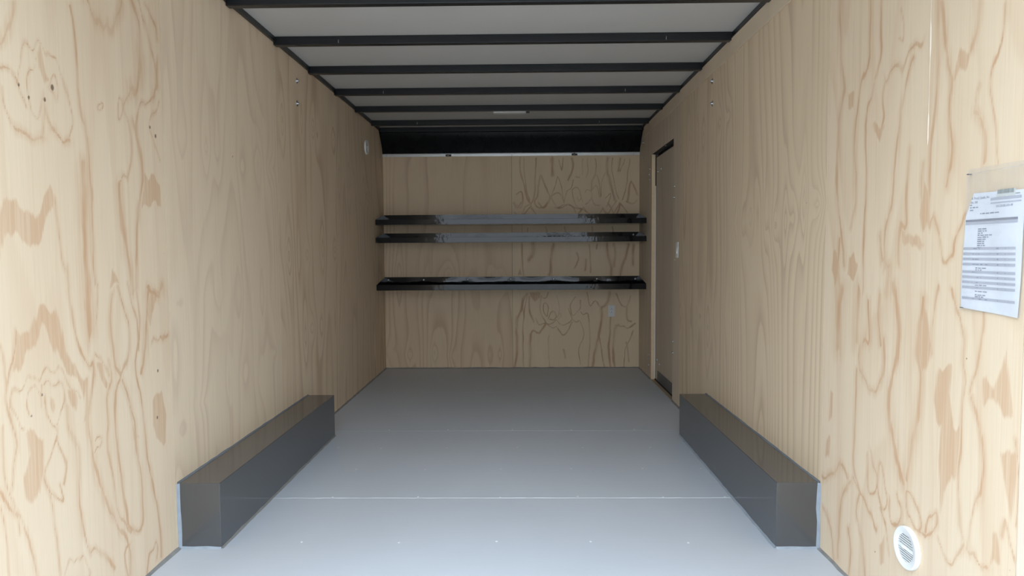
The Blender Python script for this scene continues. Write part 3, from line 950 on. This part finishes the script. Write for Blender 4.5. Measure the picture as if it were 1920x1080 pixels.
# ------------------------------------------------------------------ bolts on the walls
def bolt_proto():
    s = MB(); s.lathe([(0.0, 0.0105), (0.0035, 0.0100), (0.0045, 0.0085), (0.0065, 0.0035), (0.0068, 0.0020), (0.0125, 0.0016), (0.0132, 0.0)], 18, 'x')
    o = s.build('wall_bolt', M_steel, None, smooth=True); return o
bp = bolt_proto(); used = [False]
def bolt(x, y, z, side, label, group, sc=1.0):
    o = bp if not used[0] else bp.copy()
    if used[0]: COL.objects.link(o)
    used[0] = True
    o.location = (x, y, z); o.scale = (sc*1.3, sc*1.3, sc*1.3)
    o.rotation_euler = (0, 0, 0 if side < 0 else math.pi)
    tag(o, label, 'bolt', group)
bolt(0.0, 4.215, 2.192, -1, 'upper bolt head of the pair high on the left wall above the wheel box', 'bolts on the left wall')
bolt(0.0, 4.210, 2.056, -1, 'lower bolt head of the pair high on the left wall above the wheel box', 'bolts on the left wall')
bolt(0.0, 6.62, 2.190, -1, 'upper small bolt head in the far top corner of the left wall', 'bolts on the left wall', 0.8)
bolt(0.0, 6.62, 2.052, -1, 'lower small bolt head in the far top corner of the left wall', 'bolts on the left wall', 0.8)
bolt(W, 4.215, 2.166, 1, 'upper bolt head of the pair high on the right wall above the wheel box', 'bolts on the right wall')
bolt(W, 4.210, 2.033, 1, 'lower bolt head of the pair high on the right wall above the wheel box', 'bolts on the right wall')
bolt(W, 6.555, 2.159, 1, 'upper bolt head between the door top and the far corner', 'bolts on the right wall', 0.9)
bolt(W, 6.555, 2.024, 1, 'lower bolt head between the door top and the far corner', 'bolts on the right wall', 0.9)
for (y, z, w1) in ((6.226, 1.877, 'top'), (6.25, 1.83, 'middle'), (6.223, 1.783, 'lowest')):
    bolt(W, y, z, 1, w1+' of three small bolt heads beyond the upper part of the door', 'hinge bolts', 0.75)
for (y, z, w1) in ((6.226, 0.215, 'top'), (6.25, 0.172, 'middle'), (6.226, 0.118, 'lowest')):
    bolt(W, y, z, 1, w1+' of three small bolt heads beyond the foot of the door', 'hinge bolts', 0.75)
XD = W+0.040
for (y, z, lb) in ((6.05, 1.835, 'upper hinge bolt head nearest the far jamb, on the door'), (5.93, 1.845, 'upper hinge bolt head inward from the jamb, on the door'),
                   (6.06, 0.19, 'lower hinge bolt head nearest the far jamb, on the door'), (5.95, 0.17, 'lower hinge bolt head inward from the jamb, on the door')):
    bolt(XD, y, z, 1, lb, 'bolts on the door', 0.8)
for (y, z, lb) in ((5.225, 1.634, 'upper'), (5.225, 1.551, 'lower')):
    bolt(W, y, z, 1, lb+' bolt head of the pair above the light switch beside the door', 'bolts beside the door', 0.8)
for (y, z, lb) in ((5.215, 1.085, 'upper'), (5.235, 0.975, 'lower')):
    bolt(W, y, z, 1, lb+' tiny screw head of the pair below the light switch', 'bolts beside the door', 0.45)
for (y, z, lb) in ((5.245, 0.462, 'upper'), (5.245, 0.375, 'lower')):
    bolt(W, y, z, 1, lb+' bolt head of the low pair beside the door', 'bolts beside the door', 0.8)
bolt(W-0.0075, 2.97, 2.235, 1, 'small screw head in the strip along the top of the right wall', 'bolts on the right wall', 0.5)

# ------------------------------------------------------------------ round vents
def vent(R, mat=M_whiteplastic):
    root = empty('round_vent', (0, 0, 0))
    s = MB()
    s.lathe([(R*0.655, 0.004), (R*0.655, 0.0105), (R*0.69, 0.0125), (R*0.95, 0.0135), (R*1.0, 0.0105), (R*1.0, 0.0005)], 56, 'x')
    # open ring: drop the end caps
    s.f = s.f[:-2]
    s.build('rim', mat, root, smooth=True)
    b = MB(); b.lathe([(0.0, 0.003), (R*0.66, 0.003), (R*0.66, 0.0008)], 40, 'x'); b.build('back_plate', M_greyslot, root)
    n = 12; ri = R*0.668
    for i in range(n):
        z = -ri+(i+0.5)*2*ri/n
        hw = math.sqrt(max(0, ri*ri-z*z))
        if abs(z) < ri*0.12 or hw < 0.2*ri: continue
        b = MB(); t = ri/n*1.0
        b.prism([(0.0032, z-t*0.7), (0.0110, z+t*0.0), (0.0110, z+t*0.75), (0.0032, z+t*0.2)], 'y', -hw*0.985, hw*0.985)
        b.build('louvre', mat, root)
    b = MB(); b.box(0.0032, 0.0115, -ri*0.99, ri*0.99, -ri*0.13, ri*0.10)
    b.prism([(0.0032, -ri*0.16), (0.0200, ri*0.02), (0.0110, ri*0.16)], 'y', -ri*0.15, ri*0.15)
    b.build('slider', mat, root, bevel=0.001)
    return root
v1 = vent(0.063); v1.location = (W, 2.027, 0.272); v1.rotation_euler = (0, 0, math.pi)
v2 = copy_tree(v1); v2.location = (0, 6.052, 2.066); v2.rotation_euler = (0, 0, 0)
tag(v1, 'round white louvred vent low on the right wall near the floor', 'vent', 'round plastic vents')
tag(v2, 'round white vent high on the left wall near the far corner', 'vent', 'round plastic vents')

# ------------------------------------------------------------------ outlet and switch
root = empty('power_outlet', (2.229, D, 0.562))
b = MB(); b.box(-0.034, 0.034, -0.0055, -0.0002, -0.058, 0.058); b.build('cover_plate', plain('outlet_plate', (0.70, 0.70, 0.67), 0.4), root, bevel=0.0025)
b = MB(); b.box(-0.0165, 0.0165, -0.0075, -0.0052, -0.0335, 0.0335); fc = b.build('socket_face', plain('socket_face', (0.74, 0.74, 0.71), 0.35), root, bevel=0.001)
for zc in (0.0155, -0.0165):
    for xc, w_, h_ in ((-0.0065, 0.0020, 0.0085), (0.0065, 0.0020, 0.0070)):
        b = MB(); b.box(xc-w_/2-0.0005, xc+w_/2+0.0005, -0.0080, -0.0072, zc-h_/2-0.002, zc+h_/2-0.002); b.build('slot', M_dark, fc)
    b = MB(); b.lathe([(0.003, -0.0080), (0.003, -0.0072)], 12, 'y'); o = b.build('slot', M_dark, fc); o.location = (0, 0, zc+0.0095)
tag(root, 'white double power outlet on the back wall below the lowest shelf', 'outlet')

root = empty('light_switch', (W, 5.120, 1.158), (0, 0, 0))
b = MB(); b.box(-0.0060, -0.0003, -0.035, 0.035, -0.058, 0.058); b.build('cover_plate', M_whiteplastic, root, bevel=0.0025)
b = MB(); b.prism([(-0.0105, -0.024), (-0.0055, 0.030), (-0.0055, -0.030)], 'y', -0.013, 0.013)
b.build('rocker', M_whiteplastic, root)
tag(root, 'white light switch on the right wall beside the door', 'switch')

# ------------------------------------------------------------------ document pouch on the right wall
XP = W-0.0015
def pl(u, v, d=0.0):           # u: metres to the reader's right, v: up; origin at the paper's lower left
    return (XP-d, 1.808-u, 1.010+v)
pouch = empty('document_pouch', (XP, 1.70, 1.01)); LP = Vector(pouch.location)
def wave(u, v): return 0.004+0.0016*math.sin(u*38+v*9)*0.7+0.0014*math.sin(v*22-u*11)
def patch_grid(name, mat, fn, nu, nv, d, parent=pouch, cut=None):
    b = MB(); vs = []; fs = []
    for i in range(nu+1):
        for j in range(nv+1):
            u, v = fn(i/nu, j/nv); vs.append(pl(u, v, wave(u, v)+d))
    for i in range(nu):
        for j in range(nv):
            if cut and cut(i/nu, j/nv): continue
            a = i*(nv+1)+j; fs.append((a, a+nv+1, a+nv+2, a+1))
    b.add(vs, fs)
    o = b.build(name, mat, parent, smooth=True); o.location = -LP if parent == pouch else (0, 0, 0); return o
# paper outline: slightly turned, its upper left corner folded
def pap(s, t):
    left = 0.000+0.010*t if t < 0.8 else 0.008+(t-0.8)*0.14
    right = 0.206+0.010*math.sin(t*2.2)
    return left+(right-left)*s, -0.002-0.004*s*(1-t)+t*(0.291+0.0*s)-0.004*s
paper = patch_grid('paper_sheet', M_paper, pap, 24, 36, 0.0)
sleeve = patch_grid('plastic_sleeve', M_clear, lambda s, t: (-0.002+0.224*s+0.016*t*(1-s), -0.006-0.005*s+(0.357+0.004*s)*t), 24, 36, 0.0022)
patch_grid('zip_strip', M_clear, lambda s, t: (0.016+0.211*s, 0.3365+0.002*s+0.003*t), 20, 1, 0.0030)
b = MB(); b.box(XP-0.010, XP, 1.786, 1.791, 1.3475, 1.3495); o = b.build('staple', M_dark, pouch); o.location = -LP
b = MB(); b.box(XP-0.006, XP-0.002, 1.800, 1.810, 1.0065, 1.0085); o = b.build('staple', M_dark, pouch); o.location = -LP
def bar(b, u0, u1, v0, h, d=0.0007, slope=0.0):
    v0 -= 0.010
    n = max(1, int((u1-u0)/0.01)); vs = []; fs = []
    for i in range(n+1):
        u = u0+(u1-u0)*i/n
        for v in (v0+slope*(u-u0), v0+h+slope*(u-u0)): vs.append(pl(u, v, wave(u, v)+d))
    for i in range(n): a = i*2; fs.append((a, a+2, a+3, a+1))
    b.add(vs, fs)
def wordline(b, u0, v0, n, rs, h=0.0032):
    u = u0
    for _ in range(n):
        w = rs.uniform(0.004, 0.016); bar(b, u, u+w, v0, h*rs.uniform(0.75, 1.0)); u += w+0.0028
rs = random.Random(5)
LIN = MB(); GREY = MB(); BLK = MB()
bar(BLK, 0.010, 0.198, 0.2275, 0.0055); bar(GREY, 0.010, 0.198, 0.2205, 0.0060)
for v in (0.157, 0.1435, 0.1305, 0.1175, 0.098, 0.085, 0.072, 0.059, 0.031): bar(GREY, 0.006, 0.196, v, 0.0062, slope=0.004)
for i in range(10): wordline(LIN, 0.057, 0.2075-i*0.0051, rs.choice([3, 2, 2, 4]), rs, 0.0024)
for v in (0.157, 0.1435, 0.1305, 0.1175, 0.098, 0.085, 0.072, 0.059, 0.031):
    wordline(LIN, 0.044, v+0.0018, rs.choice([2, 3, 4]), rs, 0.0024)
    bar(LIN, 0.130, 0.138, v+0.002, 0.0028); bar(LIN, 0.162, 0.176, v+0.002, 0.0028)
for v in (0.1105, 0.1055, 0.0675, 0.0520, 0.0430, 0.0385): wordline(LIN, 0.056, v, 3, rs, 0.0024)
wordline(LIN, 0.062, 0.2455, 5, rs, 0.0028)
wordline(LIN, 0.024, 0.262, 3, rs, 0.0028); wordline(LIN, 0.024, 0.268, 1, rs, 0.0028); wordline(LIN, 0.024, 0.2555, 1, rs, 0.0028)
bar(GREY, 0.100, 0.205, 0.2765, 0.0060); bar(GREY, 0.100, 0.205, 0.2685, 0.0030)
for nm, mbx, mt in (('printed_bars', GREY, M_inkl), ('header_bar', BLK, M_inkb), ('printed_lines', LIN, M_ink)):
    o = mbx.build(nm, mt, paper); o.location = (0, 0, 0)
lb = patch_grid('barcode_label', M_label, lambda s, t: (0.123+0.062*s, 0.2735+0.0165*t-0.0*s), 8, 3, 0.0008)
bc = MB(); rs = random.Random(9); u = 0.1265
while u < 0.180:
    w = rs.choice([0.0008, 0.0014, 0.002]); bar(bc, u, u+w, 0.2905, 0.0098, 0.0014); u += w+rs.choice([0.0006, 0.001])
wordline(bc, 0.127, 0.2868, 5, rs, 0.0022)
o = bc.build('barcode', M_labelink, lb); o.location = (0, 0, 0)
def text(s, u, v, size, mat, parent=paper):
    c = bpy.data.curves.new('printed_text', 'FONT'); c.body = s; c.size = size; c.extrude = 0.0
    c.materials.append(mat)
    o = bpy.data.objects.new('printed_text', c); COL.objects.link(o)
    dg = bpy.context.evaluated_depsgraph_get()
    me = bpy.data.meshes.new_from_object(o.evaluated_get(dg))
    COL.objects.unlink(o); bpy.data.objects.remove(o)
    for p in me.vertices:
        x, y = p.co.x, p.co.y
        p.co = Vector(pl(u+x, v+y, wave(u+x, v+y)+0.0009))
    me.materials.clear(); me.materials.append(mat)
    q = bpy.data.objects.new('printed_text', me); COL.objects.link(q); q.parent = parent
    return q
text('& Truck South, Inc.', 0.030, 0.2735, 0.0085, M_ink)
text('SN: 397', 0.026, 0.2630, 0.0080, M_inkb)
text('SACSENBLAN 49', 0.122, 0.2490, 0.0078, M_ink)
tag(pouch, 'clear plastic pouch with a printed order sheet stapled to the right wall', 'document pouch')

# hardened resin run on the right wall
b = MB(); vs = []; fs = []
Pz = [(1.868, 0.0015), (1.80, 0.002), (1.775, 0.008), (1.72, 0.009), (1.69, 0.003), (1.60, 0.0015), (1.545, 0.002), (1.525, 0.007), (1.495, 0.005), (1.475, 0.006), (1.452, 0.001)]
for i, (z, w) in enumerate(Pz):
    y = 1.985+0.001*math.sin(i)
    for k in range(7):
        a = math.pi*k/6
        vs.append((W-0.0002-0.0016*math.sin(a)*min(1, w/0.006), y+0.6*w*math.cos(a), z))
for i in range(len(Pz)-1):
    for k in range(6):
        a = i*7+k; fs.append((a, a+1, a+8, a+7))
b.add(vs, fs)
o = b.build('resin_drip', M_drip, None, smooth=True); tag(o, 'pale dried glue run down the right wall, left of the document pouch', 'glue run')

# ------------------------------------------------------------------ painted screw heads in the floor
fsx = []
s = MB(); s.lathe([(0.0055, -0.0004), (0.0045, 0.0010), (0.0, 0.0013)], 10, 'z')
fp = s.build('floor_screw', M_ridge, None, smooth=True); first = True
rows = [(3.205, (0.46, 0.86, 1.24, 1.63, 2.02, 2.28)), (2.70, (0.45, 0.85, 1.24, 1.62, 2.0)), (3.62, (0.45, 0.84, 1.22, 1.60, 1.98, 2.3)), (4.02, (0.10+0.16, 0.50, 0.92, 1.30, 1.70, 2.10)),
        (4.42, (0.12, 0.48, 0.86, 1.27, 1.66, 2.06)), (4.86, (0.45, 1.30, 1.7)), (5.64, (0.30, 0.95, 1.6, 2.1))]
rj = random.Random(3)
for y, xs in rows:
    for x in xs:
        o = fp if first else fp.copy()
        if not first: COL.objects.link(o)
        first = False
        o.location = (x+rj.uniform(-0.02, 0.02), y+rj.uniform(-0.008, 0.008), 0)
        tag(o, 'tiny painted screw head in the grey floor', 'screw', 'painted screw heads in rows across the floor')

# ------------------------------------------------------------------ outside
b = MB(); b.box(-60, 62, -80, 60, -0.62, -0.60)
g = b.build('ground', M_ground); g['kind'] = 'structure'
b = MB()
b.box(-0.085, -0.062, FLOOR_Y0-0.05, D+0.08, -0.12, HC+0.06)
b.box(XR+TH+0.002, XR+TH+0.025, FLOOR_Y0-0.05, D+0.08, -0.12, HC+0.06)
b.box(-0.062, XR+TH+0.002, D+0.062, D+0.085, -0.12, HC+0.06)
b.box(-0.062, XR+TH+0.002, FLOOR_Y0-0.05, D+0.062, HC+0.035, HC+0.06)
b.box(-0.062, XR+TH+0.002, FLOOR_Y0-0.05, D+0.062, -0.12, -0.062)
sk = b.build('wall_outer', M_skin); sk['kind'] = 'structure'
for ob in bpy.data.objects:
    if ob.name.startswith('wall_outer'): ob['label'] = 'dark outer skin of the trailer body'
